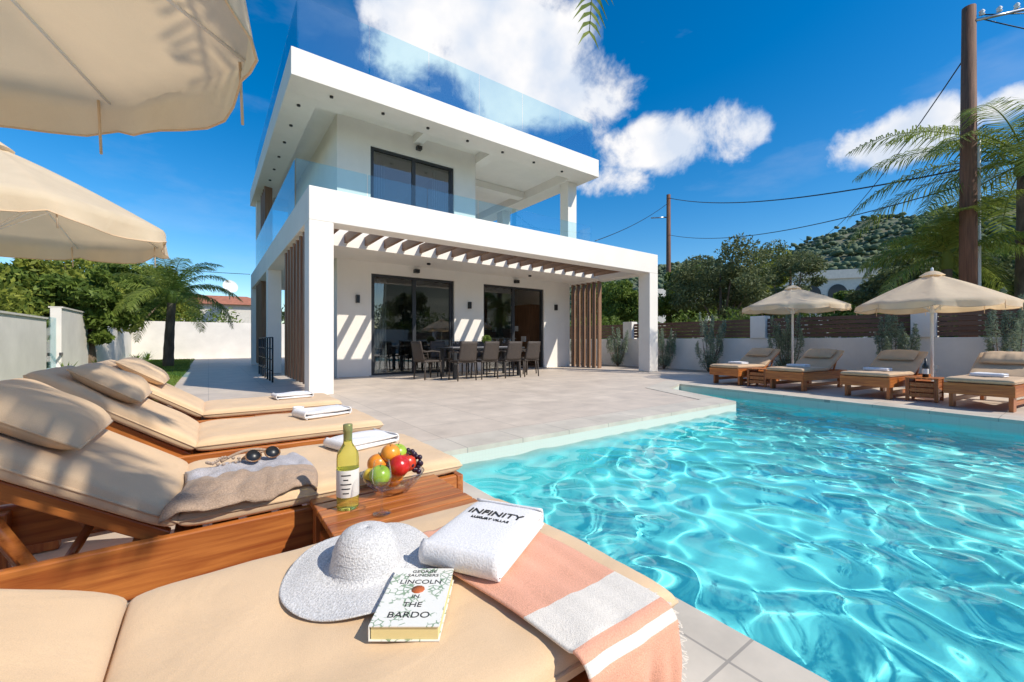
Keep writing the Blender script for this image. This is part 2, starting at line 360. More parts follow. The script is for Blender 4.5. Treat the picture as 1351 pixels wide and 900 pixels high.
V=[(x,y,-.04) for x,y in POOL]+[(x,y,PD) for x,y in POOL]
F=[(i,(i+1)%n,n+(i+1)%n,n+i) for i in range(n)]+[tuple(range(n,2*n))]
ps=mobj('swimming_pool',V,F,M['pool']); ps.cycles.is_caustics_receiver=True
m,nt3,out=newmat('pool_water'); N3=nt3.nodes
gb=N3.new('ShaderNodeBsdfGlass'); gb.inputs['IOR'].default_value=1.33; gb.inputs['Roughness'].default_value=0; gb.inputs['Color'].default_value=(.98,1,1,1)
nt3.links.new(gb.outputs[0],out.inputs[0]); M['water']=m
sp=.021; xs=np.arange(1.32,8.22,sp); ys=np.arange(-5.05,5.16,sp); X,Y=np.meshgrid(xs,ys)
Z=np.zeros_like(X)
wx=.05*np.sin(X*2.1+Y*1.3)+.05*np.sin(Y*2.7-X*.9); wy=.05*np.sin(X*1.7-Y*2.2+1)+.04*np.sin(X*3.1+2)
for k in range(48):
    lam=rng.uniform(.19,.52); a=rng.uniform(0,2*math.pi); ph=rng.uniform(0,6.28); kk=2*math.pi/lam
    Z+=.00098*(lam/.35)**1.9*np.sin(kk*((X+wx)*math.cos(a)+(Y+wy)*math.sin(a))+ph)
Z=-.135+Z*(1+.2*np.sin(X*.9+Y*.5))
nx=len(xs);ny=len(ys); I=np.arange(nx*ny).reshape(ny,nx)
Q=np.stack([I[:-1,:-1],I[:-1,1:],I[1:,1:],I[1:,:-1]],-1).reshape(-1,4)
wat=fastmesh('water',np.stack([X,Y,Z],-1).reshape(-1,3),Q,M['water'],smooth=True)
wat.cycles.is_caustics_caster=True
# lawn
lw=mobj('lawn',[(-2.95,5.5,.006),(-1.0,5.5,.006),(-.6,7.5,.006),(-.5,18,.006),(-.8,26.9,.006),(-2.95,26.9,.006)],[(0,1,2,3,4,5)],M['grass'])
nbl=34000; bx=rng.uniform(-2.94,-.55,nbl); by=5.6+21*rng.uniform(0,1,nbl)**1.4; a=rng.uniform(0,6.28,nbl); hh=rng.uniform(.02,.055,nbl)
ok=~((by<7.5)&(bx>-1.0)); bx,by,a,hh=bx[ok],by[ok],a[ok],hh[ok]; nbl=len(bx)
dx=np.cos(a)*.008;dy=np.sin(a)*.008; zz=np.full(nbl,.006)
V=np.stack([np.stack([bx-dx,by-dy,zz],-1),np.stack([bx+dx,by+dy,zz],-1),np.stack([bx+dy*2,by-dx*2,zz+hh],-1)],1).reshape(-1,3)
fastmesh('grass_blades',V,np.arange(nbl*3).reshape(-1,3),M['blade'],lw,k=3)
mobj('planting_bed',[(11.7,-8.9,.004),(12.5,-8.9,.004),(12.5,26.9,.004),(11.7,26.9,.004)],[(0,1,2,3)],M['gravel'])

# ---------------------------------------------------------------- villa
hs_=empty('white_villa'); P=M['plaster']
gl=[(2.6,3.45,11,11.25,0,3.0),(3.45,5.9,11,11.25,2.7,3.0),(5.9,6.92,11,11.25,0,3.0),(6.92,9.38,11,11.25,2.7,3.0),(9.38,10.6,11,11.25,0,3.0),
(2.6,2.85,11.25,19.2,0,3.0),(10.35,10.6,11.25,19.2,0,3.0),(2.85,10.35,18.95,19.2,0,3.0)]
boxes('ground_floor_walls',gl,P,hs_)
boxes('columns',[(1.35,1.74,7.59,7.99,0,2.95),(10.58,10.98,7.59,7.99,0,2.95),(1.35,1.7,18.9,19.3,0,2.95),(1.35,1.7,13.6,13.95,0,2.95),(9.85,10.25,10.3,10.7,3.52,6.33),(9.85,10.25,14.2,14.6,3.52,6.33),(1.5,1.85,18.8,19.15,3.52,6.33)],P,hs_,.01)
boxes('pergola_beams',[(1.35,10.98,7.59,7.99,2.95,3.52),(1.35,1.74,7.99,19.3,2.95,3.52),(10.58,10.98,7.99,11.6,2.95,3.52)],P,hs_,.01)
boxes('balcony_slab',[(1.74,10.58,9.6,19.25,3.0,3.49)],P,hs_)
boxes('pergola_slats',[(x,x+.075,7.99,9.6,3.08,3.27) for x in np.arange(1.98,10.4,.44)],M['slat'],hs_)
ul=[(2.6,3.43,11,11.25,3.49,6.62),(3.43,5.89,11,11.25,6.05,6.62),(5.89,6.62,11,11.25,3.49,6.62),(2.6,2.85,11.25,19,3.49,6.62),(6.37,6.62,11.25,19,3.49,6.62),(6.62,8.6,14.8,15.0,3.49,6.62)]
boxes('upper_floor_walls',ul,P,hs_)
rf=[(1.35,10.43,9.45,10.15,6.33,6.9),(1.35,2.0,10.15,19.7,6.33,6.9),(9.75,10.43,10.15,19.7,6.33,6.9),(2.0,9.75,19.0,19.7,6.33,6.9)]
boxes('roof_ring',rf,P,hs_,.008)
boxes('roof_slab',[(2.0,9.75,10.15,19.0,6.62,6.88)],P,hs_)
boxes('roof_cross_beams',[(6.62,6.95,10.15,15,6.36,6.615),(2.0,2.6,10.15,10.6,6.40,6.60),(4.6,4.85,10.15,11,6.42,6.615),(6.95,9.75,12.6,12.95,6.38,6.61)],P,hs_)
for x in np.arange(2.2,10.2,1.15):
    tube('soffit_spot',[(x,9.8,6.332),(x,9.8,6.30)],.04,M['black'],hs_,12)
for y in np.arange(10.6,19,1.1):
    tube('soffit_spot',[(1.67,y,6.332),(1.67,y,6.30)],.04,M['black'],hs_,12)
for x in (4.75,8.2):
    tube('ceiling_spot',[(x,10.3,3.0),(x,10.3,2.95)],.05,M['black'],hs_,12)
def slider(x0,x1,z0,z1,y=11.06):
    f=.06; fr=[(x0,x0+f,y,y+.12,z0,z1),(x1-f,x1,y,y+.12,z0,z1),(x0+f,x1-f,y,y+.12,z1-f,z1),(x0+f,x1-f,y,y+.12,z0,z0+f)]
    xm=(x0+x1)/2; fr+=[(xm-.05,xm+.05,y+.02,y+.1,z0+f,z1-f)]
    fr+=[(x0+f,x0+f+.05,y+.03,y+.08,z0+f,z1-f),(x1-f-.05,x1-f,y+.03,y+.08,z0+f,z1-f)]
    boxes('door_frame',fr,M['dark'],hs_)
    boxes('door_glass',[(x0+f+.05,xm-.05,y+.05,y+.058,z0+f,z1-f),(xm+.05,x1-f-.05,y+.065,y+.073,z0+f,z1-f)],M['winglass'],hs_)
slider(3.45,5.9,0.0,2.7); slider(3.43,5.89,3.5,6.05)
y=11.06;x0,x1=6.92,9.38;f=.06
boxes('door_frame',[(x0,x0+f,y,y+.12,0,2.7),(x1-f,x1,y,y+.12,0,2.7),(x0+f,x1-f,y,y+.12,2.64,2.7),(x0+f,x1-f,y,y+.12,0,.04),(8.08,8.18,y+.02,y+.1,.04,2.64)],M['dark'],hs_)
boxes('door_glass',[(x0+f,8.08,y+.05,y+.058,.04,2.64)],M['winglass'],hs_)
boxes('door_track',[(3.4,5.95,10.9,11.0,0,.02),(6.87,9.43,10.9,11.0,0,.02)],M['steel'],hs_)
# interior
sheet('curtain',lambda u,v:(3.52+.5*u,11.45+.04*math.sin(u*40),.03+2.6*v),60,2,M['towel'],hs_)
sheet('curtain',lambda u,v:(3.52+.45*u,11.45+.04*math.sin(u*40),3.53+2.5*v),60,2,M['towel'],hs_)
sheet('curtain',lambda u,v:(5.4+.45*u,11.45+.04*math.sin(u*40),3.53+2.5*v),60,2,M['towel'],hs_)
boxes('kitchen_units',[(7.2,10.3,17.6,18.9,0,.95),(7.2,10.3,18.2,18.9,1.6,2.6),(9.7,10.33,12.2,16.4,0,2.3)],M['kitchen'],hs_)
boxes('kitchen_island',[(8.3,9.5,12.9,13.6,0,1.0)],M['kitchen'],hs_)
boxes('island_top',[(8.25,9.55,12.85,13.65,1.0,1.04)],M['room'],hs_)
boxes('interior_partition',[(6.3,6.5,11.25,16,0,2.99)],M['room'],hs_)
boxes('shelf_items',[(9.6,9.69,12.4+i*.5,12.6+i*.5,.9+.4*(i%3),1.1+.4*(i%3)) for i in range(7)],M['towel'],hs_)
boxes('sofa',[(3.4,5.6,14,14.9,0,.42),(3.4,5.6,14.9,15.15,0,.85)],M['greyknit'],hs_,.04)
def fins(lst,z0,z1,tw):
    V=[];F=[]
    for (cx,cy) in lst:
        c,s=math.cos(tw),math.sin(tw); n0=len(V)
        for z in (z0,z1):
            for (a,b_) in ((-.13,-.025),(.13,-.025),(.13,.025),(-.13,.025)):
                V.append((cx+a*c-b_*s,cy+a*s+b_*c,z))
        F+=[tuple(i+n0 for i in f) for f in CF]
    return V,F
for lst,z0,z1 in (([(10.79,9.75+i*.25) for i in range(6)],0,2.95),([(1.55,8.6+i*.38) for i in range(7)],.12,2.95),([(1.55,16.4+i*.4) for i in range(5)],.12,2.95),([(1.7,16.9+i*.4) for i in range(4)],3.52,6.33)):
    V,F=fins(lst,z0,z1,math.radians(20)); mobj('louvre_screen_fins',V,F,M['louvre'],hs_)
def rail(x0,y0,x1,y1,z0,z1,npan,name):
    V=[];F=[]
    a=Vector((x0,y0));b_=Vector((x1,y1));d=(b_-a)/npan; nn=Vector((d.y,-d.x)).normalized()*.006; g_=d.normalized()*.012
    for i in range(npan):
        p=a+d*i+g_;q=a+d*(i+1)-g_; n0=len(V)
        for z in (z0,z1):
            for w in (p-nn,q-nn,q+nn,p+nn): V.append((w.x,w.y,z))
        F+=[tuple(k+n0 for k in f_) for f_ in CF]
    mobj(name,V,F,M['glass'],hs_)
    ch=[(min(x0,x1)-.02,max(x0,x1)+.02,min(y0,y1)-.025,max(y0,y1)+.025,z0-.03,z0+.05)]
    boxes(name+'_channel',ch,M['whitemetal'],hs_)
rail(1.47,9.72,10.4,9.72,3.54,4.75,6,'balcony_glass'); rail(1.47,9.8,1.47,18.7,3.54,4.75,5,'balcony_glass_side'); rail(10.4,9.8,10.4,14.5,3.54,4.75,3,'balcony_glass_side')
rail(1.5,9.6,10.3,9.6,6.92,8.1,6,'roof_glass'); rail(1.5,9.7,1.5,19.4,6.92,8.1,6,'roof_glass_side'); rail(10.3,9.7,10.3,19.4,6.92,8.1,6,'roof_glass_side')
for (x,z) in ((4.68,2.86),(8.15,2.86),(4.75,6.3)):
    boxes('wall_lamp',[(x-.07,x+.07,10.86,10.998,z-.05,z+.05)],M['black'],hs_,.005)
boxes('wall_light',[(3.05,3.13,10.9,10.998,1.9,2.1),(9.85,9.93,10.9,10.998,2.0,2.2),(6.35,6.43,10.9,10.998,1.9,2.1)],M['black'],hs_)
rl=empty('metal_handrail')
for i in range(7): tube('post',[(1.15,10.6+i*.5,0),(1.15,10.6+i*.5,1.0)],.018,M['black'],rl,8)
for z in (.25,.5,.75,1.0): tube('bar',[(1.15,10.6,z),(1.15,13.6,z)],.012,M['black'],rl,8)

# ---------------------------------------------------------------- garden walls
def wallobj(name,lst,mat=None):
    e=empty(name); boxes('wall',lst,mat or M['wallwhite'],e,.01); return e
w=wallobj('garden_wall',[(-3.2,-3.0,-9,9.0,-.3,1.42),(-3.2,-3.0,9.9,14,-.3,1.42),(-3.2,-3.0,15.2,27.2,-.3,1.75)])
boxes('frosted_panel',[(-3.11,-3.09,9.0,9.9,.25,1.3),(-3.11,-3.09,14,15.2,.25,1.5)],M['glass'],w)
boxes('base',[(-3.2,-3.0,9.0,9.9,-.3,.25),(-3.2,-3.0,14,15.2,-.3,.25)],M['wallwhite'],w)
boxes('step_light',[(-3.0,-2.98,3+i*4,3.25+i*4,.55,.63) for i in range(5)],M['black'],w)
boxes('wall_cap',[(-3.23,-2.97,-9,9.0,1.42,1.46),(-3.23,-2.97,9.9,14,1.42,1.46),(-3.23,-2.97,15.2,26.97,1.75,1.79)],M['stone'],w)
wallobj('garden_wall',[(-3.0,12.5,27,27.2,-.3,1.9)])
w=wallobj('boundary_wall',[(12.5,12.72,-9,27,-.3,1.0)])
ws=[(12.45,12.77,y-.2,y+.2,1.0,1.62) for y in (0.4,2.05,5.4,9.9,15,-4)]
boxes('pier',ws,M['wallwhite'],w,.01)
fb=[]
for k in range(5):
    z=1.03+k*.105
    fb.append((12.58,12.61,-8.9,26.9,z,z+.09))
boxes('fence_boards',fb,M['fence'],w)
wallobj('added_reflection_wall',[(-3.2,12.7,-9.2,-9,-.3,1.8)])  # unseen wall added behind the camera as a backdrop for glass reflections

# ---------------------------------------------------------------- foliage tools
def leaves(C,n_per,size,asp=.45):
    C=np.asarray(C,float); tot=int(n_per*len(C)); idx=np.repeat(np.arange(len(C)),n_per)
    d=rng.normal(size=(tot,3)); d/=np.linalg.norm(d,axis=1)[:,None]
    r=rng.uniform(.25,1.08,size=(tot,1))**.6
    P_=C[idx,:3]+d*r*C[idx,3:6]
    a=rng.normal(size=(tot,3)); a/=np.linalg.norm(a,axis=1)[:,None]
    b_=np.cross(a,rng.normal(size=(tot,3))); b_/=np.linalg.norm(b_,axis=1)[:,None]
    s=size*rng.uniform(.6,1.4,size=(tot,1)); a=a*s; b_=b_*s*asp
    V=np.stack([P_-a,P_+b_*.9,P_+a,P_-b_*.9],1).reshape(-1,3)
    return V,np.arange(tot*4).reshape(-1,4)
def tree(name,x,y,h,cr,mat,tr=.14,z0=None,size=.11,n=30,per=330,flat=.75,limb=7):
    e=empty(name,(0,0,0)); z0=z0 if z0 is not None else h*.35
    rz=(h-z0)/2; cz=z0+rz
    lean=random.uniform(-.3,.3)
    tube('trunk',[(x,y,-.1),(x+lean*.3,y,z0*.5),(x+lean*.6,y+.1,z0),(x+lean,y+.1,cz+rz*.3)],[tr*1.3,tr,tr*.8,tr*.2],M['bark'],e,10)
    C=[]
    for i in range(n):
        d=Vector((random.gauss(0,1),random.gauss(0,1),random.gauss(0,1))).normalized(); q=random.uniform(.35,1.05)
        rr=cr*random.uniform(.16,.38)
        C.append((x+d.x*q*cr*.85,y+d.y*q*cr*.85,cz+d.z*q*rz*.88,rr,rr,rr*flat))
    for i in range(limb):
        c=C[i]; tube('limb',[(x+lean*.6,y+.1,z0*random.uniform(.8,1)),((x+c[0])/2,(y+c[1])/2,(z0+c[2])/2+.1),(c[0],c[1],c[2])],[tr*.5,tr*.35,tr*.1],M['bark'],e,7)
    V,Q=leaves(C,per,size); fastmesh('crown',V,Q,mat,e); return e
def g(px,py):
    d=H*FPX/(py-450); t=(px-675.5)/FPX; p=Fw*d+Rt*t*d; return p.x,p.y
def at(px,d):
    t=(px-675.5)/FPX; p=Fw*d+Rt*t*d; return p.x,p.y
def hz(py,d): return H+(450-py)*d/FPX
for px,d,top,cr,mt in ((835,24,362,1.9,'leaf_green'),(955,20,316,2.5,'leaf_olive'),(905,24,350,2,'leaf_green'),(1045,26,312,2.2,'leaf_olive'),(1015,30,330,2.6,'leaf_yellow'),(1180,19,330,2.1,'leaf_olive'),(1250,20,312,2.3,'leaf_olive'),(1330,17,318,2.2,'leaf_green'),(1115,24,382,1.6,'leaf_green'),(790,30,370,2.2,'leaf_green'),(1400,16,330,2.6,'leaf_olive')):
    x,y=at(px,d); tree('olive_tree' if mt=='leaf_olive' else 'added_reflection_tree',x,y,hz(top,d),cr,M[mt],z0=1.2,size=.085 if mt=='leaf_olive' else .11,per=480)
C=[]
for y in np.arange(-8,26,.55):
    C.append((14.2+random.uniform(-.5,.5),y,1.3+random.uniform(-.3,.3),.6,.6,.5+random.uniform(0,.25)))
V,Q=leaves(C,330,.07); fastmesh('hedge',V,Q,M['leaf_green'])
for px,d,top,cr,mt in ((25,13,332,1.9,'leaf_yellow'),(95,16,328,2.4,'leaf_yellow'),(165,20,338,2.3,'leaf_green'),(140,24,345,2.4,'leaf_yellow'),(-60,11,338,1.8,'leaf_green'),(60,22,334,2.8,'leaf_green'),(215,30,350,2.6,'leaf_yellow'),(120,13,356,1.4,'leaf_green')):
    x,y=at(px,d); tree('added_reflection_tree',x,y,hz(top,d),cr,M[mt],z0=.8,size=.10,per=480,n=36)
C=[(-4.1+random.uniform(-.4,.4),y,1.55+random.uniform(-.3,.5),.65,.65,.75) for y in np.arange(-6,28,.5)]
V,Q=leaves(C,320,.08); fastmesh('hedge',V,Q,M['leaf_yellow'])
C=[(x,28.6+random.uniform(-.5,.5),1.5+random.uniform(-.2,.6),.8,.7,.9) for x in np.arange(-4,1,.7)]
V,Q=leaves(C,240,.1); fastmesh('hedge',V,Q,M['leaf_green'])
C=[(x,-10.2+random.uniform(-.5,.5),1.9+random.uniform(-.3,.9),1.0,.8,1.0) for x in np.arange(-6,16,.8)]  # unseen hedge row, put in to be mirrored in the sliding doors
V,Q=leaves(C,260,.13); fastmesh('hedge',V,Q,M['leaf_green'])
for x in (-3,3.5,9,14): tree('added_reflection_tree',x,-13,5.5,2.2,M['leaf_olive'],size=.15,n=20,per=220)  # unseen trees added so the door panes have something to reflect
C=[]
for i in range(150):
    px=random.uniform(-200,1500); d=random.uniform(45,110); x,y=at(px,d); hh=random.uniform(2,4.5)
    C.append((x,y,hh*.6,random.uniform(2.5,4.5),random.uniform(2.5,4.5),hh))
V,Q=leaves(C,260,.45); fastmesh('distant_trees',V,Q,M['leaf_olive'])
def shrub(x,y,h,r):
    e=empty('silver_shrub'); C=[]
    for i in range(13):
        a=random.uniform(0,6.28); q=r*random.uniform(.15,1.0); hh=h*random.uniform(.5,1)*(1-.25*q/r)
        p0=Vector((x,y,0));p1=Vector((x+math.cos(a)*q*.6,y+math.sin(a)*q*.6,hh*.45));p2=Vector((x+math.cos(a)*q*.85,y+math.sin(a)*q*.85,hh))
        tube('stem',[p0,p1,p2],[.014,.009,.003],M['bark'],e,5)
        for k in range(7):
            u=k/6; p=p1.lerp(p2,u) if k>1 else p0.lerp(p1,.5+.25*k); C.append((p.x+random.uniform(-.03,.03),p.y+random.uniform(-.03,.03),p.z,.10*(1.15-u*.8),.10*(1.15-u*.8),.14))
    V,Q=leaves(C,60,.036,.22); fastmesh('foliage',V,Q,M['leaf_silver'],e)
for y,h in ((10,1.6),(8.1,1.5),(6.6,1.95),(4.5,1.9),(2.45,1.65),(.8,1.95),(12.2,1.4)): shrub(12.05,y,h,.5)
def spiky(x,y,r,nb=30):
    V=[];F=[]
    for i in range(nb):
        a=random.uniform(0,6.28); el=random.uniform(.15,1.3); l=r*random.uniform(.7,1.1); w_=.02
        d=Vector((math.cos(a)*math.cos(el),math.sin(a)*math.cos(el),math.sin(el))); s=Vector((-math.sin(a),math.cos(a),0))*w_
        p0=Vector((x,y,.02)); p1=p0+d*l*.5; p2=p0+d*l+Vector((0,0,-.15*l)); n0=len(V)
        V+=[p0-s*.7,p0+s*.7,p1+s,p1-s,p2]; F+=[(n0,n0+1,n0+2,n0+3),(n0+3,n0+2,n0+4)]
    mobj('agave_plant',V,F,M['leaf_green'])
for px,py in ((55,507),(85,500),(130,490),(195,475),(180,478),(215,474)):
    x,y=g(px,py); spiky(max(x,-2.8),y,.55)
# ---------------------------------------------------------------- palms
def palm(name,x,y,h,nf,Lf,r=.12,droop=1.0,fr=(0,6.28),elr=(-.2,1.2),leaflen=.42,seed=1,crown=None,extra=()):
    rs=random.Random(seed); e=empty(name); cx,cy=crown if crown else (x+.1,y)
    pts=[(x+(cx-x)*(i/10)**1.5,y+(cy-y)*(i/10)**1.5,h*i/10-.05) for i in range(11)]
    tube('trunk',pts,[r*(1.25-.35*i/10)*(1+.06*(i%2)) for i in range(11)],M['bark'],e,12)
    lathe('crownshaft',[(r*.8,0),(r*1.3,.15),(r*1.1,.4),(r*.4,.6)],M['leaf_palm'],e,12,loc=(cx,cy,h-.15))
    V=[];F=[]; spec=[]
    for i in range(nf):
        spec.append((fr[0]+(fr[1]-fr[0])*(i+rs.uniform(-.3,.3))/nf,rs.uniform(*elr),Lf*rs.uniform(.85,1.1),droop))
    for (a,el,L_,dr) in spec+list(extra):
        p=Vector((cx,cy,h+.2)); pl=[p.copy()]; ns=26
        for k in range(ns):
            u=k/ns; e2=el-dr*1.5*u**1.3
            p=p+Vector((math.cos(a)*math.cos(e2),math.sin(a)*math.cos(e2),math.sin(e2)))*L_/ns; pl.append(p.copy())
        tube('frond_stem',pl,[.018*(1-.85*k/ns) for k in range(ns+1)],M['leaf_palm'],e,5)
        side=Vector((-math.sin(a),math.cos(a),0))
        for k in range(3,ns+1):
            u=k/ns; ll=leaflen*(math.sin(math.pi*(.12+.86*u))**.7)+.05; tdir=(pl[k]-pl[k-1]).normalized()
            for sg in (-1,1):
                for jj in range(3):
                    base=pl[k]-tdir*(L_/ns)*jj/3
                    d=(side*sg*rs.uniform(.75,1)+tdir*rs.uniform(.4,.7)+Vector((0,0,rs.uniform(-.1,.25)))).normalized()
                    m1=base+d*ll*.5; m2=base+d*ll*.95+Vector((0,0,-ll*rs.uniform(.3,.6))); m1.z-=ll*.04
                    wv=tdir*.014; n0=len(V)
                    V+=[base-wv*.6,base+wv*.6,m1+wv,m1-wv,m2]; F+=[(n0,n0+1,n0+2,n0+3),(n0+3,n0+2,n0+4)]
    mobj('fronds',V,F,M['leaf_palm'],e); return e
x,y=at(222,15); palm('palm_tree',x,y,2.4,22,2.5,.13,1.0,seed=3,leaflen=.42)
palm('palm_tree',14.6,.75,4.7,28,3.4,.16,.85,seed=8,leaflen=.62)
palm('palm_tree',13.9,1.9,2.7,14,1.9,.1,1.0,seed=12,leaflen=.5)
palm('palm_tree',-.9,-2.5,4.0,10,1.25,.08,.8,seed=5,leaflen=.32,crown=(.75,-1.25),extra=[(math.radians(69),.38,4.15,1.24)])
# ---------------------------------------------------------------- poles and wires
x,y=at(1277,8.9); up=empty('utility_pole')
tube('pole',[(x,y,-.1),(x+.05,y,4),(x+.13,y,8.1)],[.15,.135,.11],M['polewood'],up,16)
tube('crossarm',[(x+.1,y-.1,7.75),(x+.9,y-.75,7.95)],.03,M['steel'],up,8)
for k in range(3): lathe('insulator',[(.02,0),(.05,.02),(.03,.05),(.05,.08),(.02,.12)],M['whitemetal'],up,12,loc=(x+.2+.28*k,y-.18-.22*k,7.85+.06*k))
px_,py_=x,y
x2,y2=at(1292,9.3); sp_=empty('street_pole'); tube('pole',[(x2,y2,0),(x2,y2,hz(185,9.3))],[.035,.025],M['whitemetal'],sp_,10)
fx,fy=at(882,26); up2=empty('utility_pole'); ft=hz(257,26)
tube('pole',[(fx,fy,-.1),(fx,fy,ft)],[.17,.12],M['polewood'],up2,12); tube('crossarm',[(fx-.1,fy+.1,ft-1.4),(fx-.75,fy+.75,ft-1.4)],.04,M['steel'],up2,8)
def wire(a,b_,sag,r=.012):
    a=Vector(a);b_=Vector(b_);e_=empty('overhead_wire')
    pts=[a.lerp(b_,i/24)-Vector((0,0,sag*4*(i/24)*(1-i/24))) for i in range(25)]
    tube('cable',pts,r,M['black'],e_,5)
wire((fx,fy,ft-.2),(px_,py_,hz(222,8.9)),.5,.02); wire((fx,fy,ft-2.5),(px_,py_,hz(243,8.9)),.6,.014)
ex,ey=at(785,17); wire((fx,fy,ft-.5),(ex,ey,hz(318,17)),.2,.016)
ex,ey=at(1055,40); wire((px_+.1,py_,hz(66,8.9)),(ex,ey,hz(315,40)),1.6,.014)
wire((px_+.3,py_-.2,7.9),(px_+8,py_-6,8.8),.2); wire((px_+.3,py_-.2,7.8),(px_+8,py_-4,8.4),.3)
ex,ey=at(-20,26); ex2,ey2=at(330,30); wire((ex,ey,hz(328,26)),(ex2,ey2,hz(362,30)),.2,.02)
# ---------------------------------------------------------------- hills
nr,na=46,150; V=[]
for i in range(nr+1):
    r_=160+ (i/nr)*640
    for j in range(na+1):
        az=math.radians(-70+150*j/na)
        ridge=98+30*noise.noise(Vector((az*2.4,1.3,0)))+16*noise.noise(Vector((az*7,4.3,0)))
        ridge*=1.0-.85*max(0,min(1,(math.degrees(az)-42)/22))
        u=min(1,max(0,(r_-160)/400)); p_=u*u*(3-2*u)
        z=ridge*p_+6*noise.noise(Vector((r_*math.cos(az)*.02,r_*math.sin(az)*.02,0)))*p_*2
        z+=22*noise.noise(Vector((r_*math.cos(az)*.008,r_*math.sin(az)*.008,3)))*p_
        V.append((r_*math.cos(az),r_*math.sin(az),z-.5))
hv=np.array(V)
F=[(i*(na+1)+j,(i+1)*(na+1)+j,(i+1)*(na+1)+j+1,i*(na+1)+j+1) for i in range(nr) for j in range(na)]
M['hill']=pr('hill_scrub',(.09,.12,.07),.95,col2=(.20,.19,.12),scale=.025,world=True,detail=10,bump=.6,bscale=.3)
mobj('hills',V,F,M['hill'],smooth=True)
hn=26000; ii=rng.integers(3,int(nr*.72),hn); jj=rng.integers(20,125,hn)
Pp=hv[ii*(na+1)+jj]+rng.normal(size=(hn,3))*np.array([6,6,.3]); sz=rng.uniform(1.3,3.6,hn)
phi=(1+5**.5)/2
iv=np.array([(-1,phi,0),(1,phi,0),(-1,-phi,0),(1,-phi,0),(0,-1,phi),(0,1,phi),(0,-1,-phi),(0,1,-phi),(phi,0,-1),(phi,0,1),(-phi,0,-1),(-phi,0,1)])/1.9
it=np.array([(0,11,5),(0,5,1),(0,1,7),(0,7,10),(0,10,11),(1,5,9),(5,11,4),(11,10,2),(10,7,6),(7,1,8),(3,9,4),(3,4,2),(3,2,6),(3,6,8),(3,8,9),(4,9,5),(2,4,11),(6,2,10),(8,6,7),(9,8,1)])
VV=(Pp[:,None,:]+(iv[None]*rng.uniform(.6,1.3,(hn,12,1)))*sz[:,None,None]*np.array([1,1,.75])).reshape(-1,3)
QQ=(it[None]+np.arange(hn)[:,None,None]*12).reshape(-1,3)
M['scrub']=leafmat('scrub',(.065,.10,.065),(.15,.19,.10),0,.9)
fastmesh('hillside_scrub',VV,QQ,M['scrub'],k=3)
# ---------------------------------------------------------------- background houses
def bhouse(px,d,wd,dp,h,hip,name,rot=0):
    x,y=at(px,d); e=empty(name,(x,y,0),(0,0,rot))
    boxes('walls',[(-wd/2,wd/2,0,dp,0,h)],M['stone'],e)
    if hip: mobj('roof',[(-wd/2-.4,-.4,h),(wd/2+.4,-.4,h),(wd/2+.4,dp+.4,h),(-wd/2-.4,dp+.4,h),(-wd/4,dp/2,h+1.1),(wd/4,dp/2,h+1.1)],[(0,1,5,4),(1,2,5),(2,3,4,5),(3,0,4),(0,3,2,1)],M['roof'],e)
    else: boxes('parapet',[(-wd/2-.15,wd/2+.15,-.15,0,h-.3,h+.5),(-wd/2-.15,-wd/2,0,dp,h-.3,h+.5),(wd/2,wd/2+.15,0,dp,h-.3,h+.5)],M['stone'],e)
    k=int(wd//2.4)
    boxes('windows',[(-wd/2+.9+i*2.4,-wd/2+2.0+i*2.4,-.03,.0,z,z+1.3) for i in range(k) for z in np.arange(1.0,h-1.2,2.9)],M['dark'],e)
    boxes('window_sills',[(-wd/2+.8+i*2.4,-wd/2+2.1+i*2.4,-.12,-.031,z-.1,z) for i in range(k) for z in np.arange(1.0,h-1.2,2.9)],M['wallwhite'],e)
    return e
bhouse(275,38,10,7,4.3,True,'tiled_roof_house',-.2)
e=bhouse(1105,38,6,8,6.9,False,'white_house',-1.0)
for i in range(3):
    V=[(-2.0+i*2+math.cos(a)*.75,-.05,5.2+math.sin(a)*.9) for a in np.linspace(0,math.pi,14)]+[(-2.75+i*2,-.05,4.0),(-1.25+i*2,-.05,4.0)]
    mobj('arch',V,[tuple(range(len(V)))],M['dark'],e)
bhouse(895,44,7,6,5.9,False,'white_house',-.6)
x,y=at(303,37); sd_=empty('satellite_dish'); tube('mast',[(x,y,4.6),(x,y,5.6)],.04,M['steel'],sd_,8)
lathe('dish',[(0.01,0),(.3,.04),(.55,.14),(.6,.17)],M['whitemetal'],sd_,24,loc=(x,y-.1,5.7),rot=(math.radians(70),0,.3))
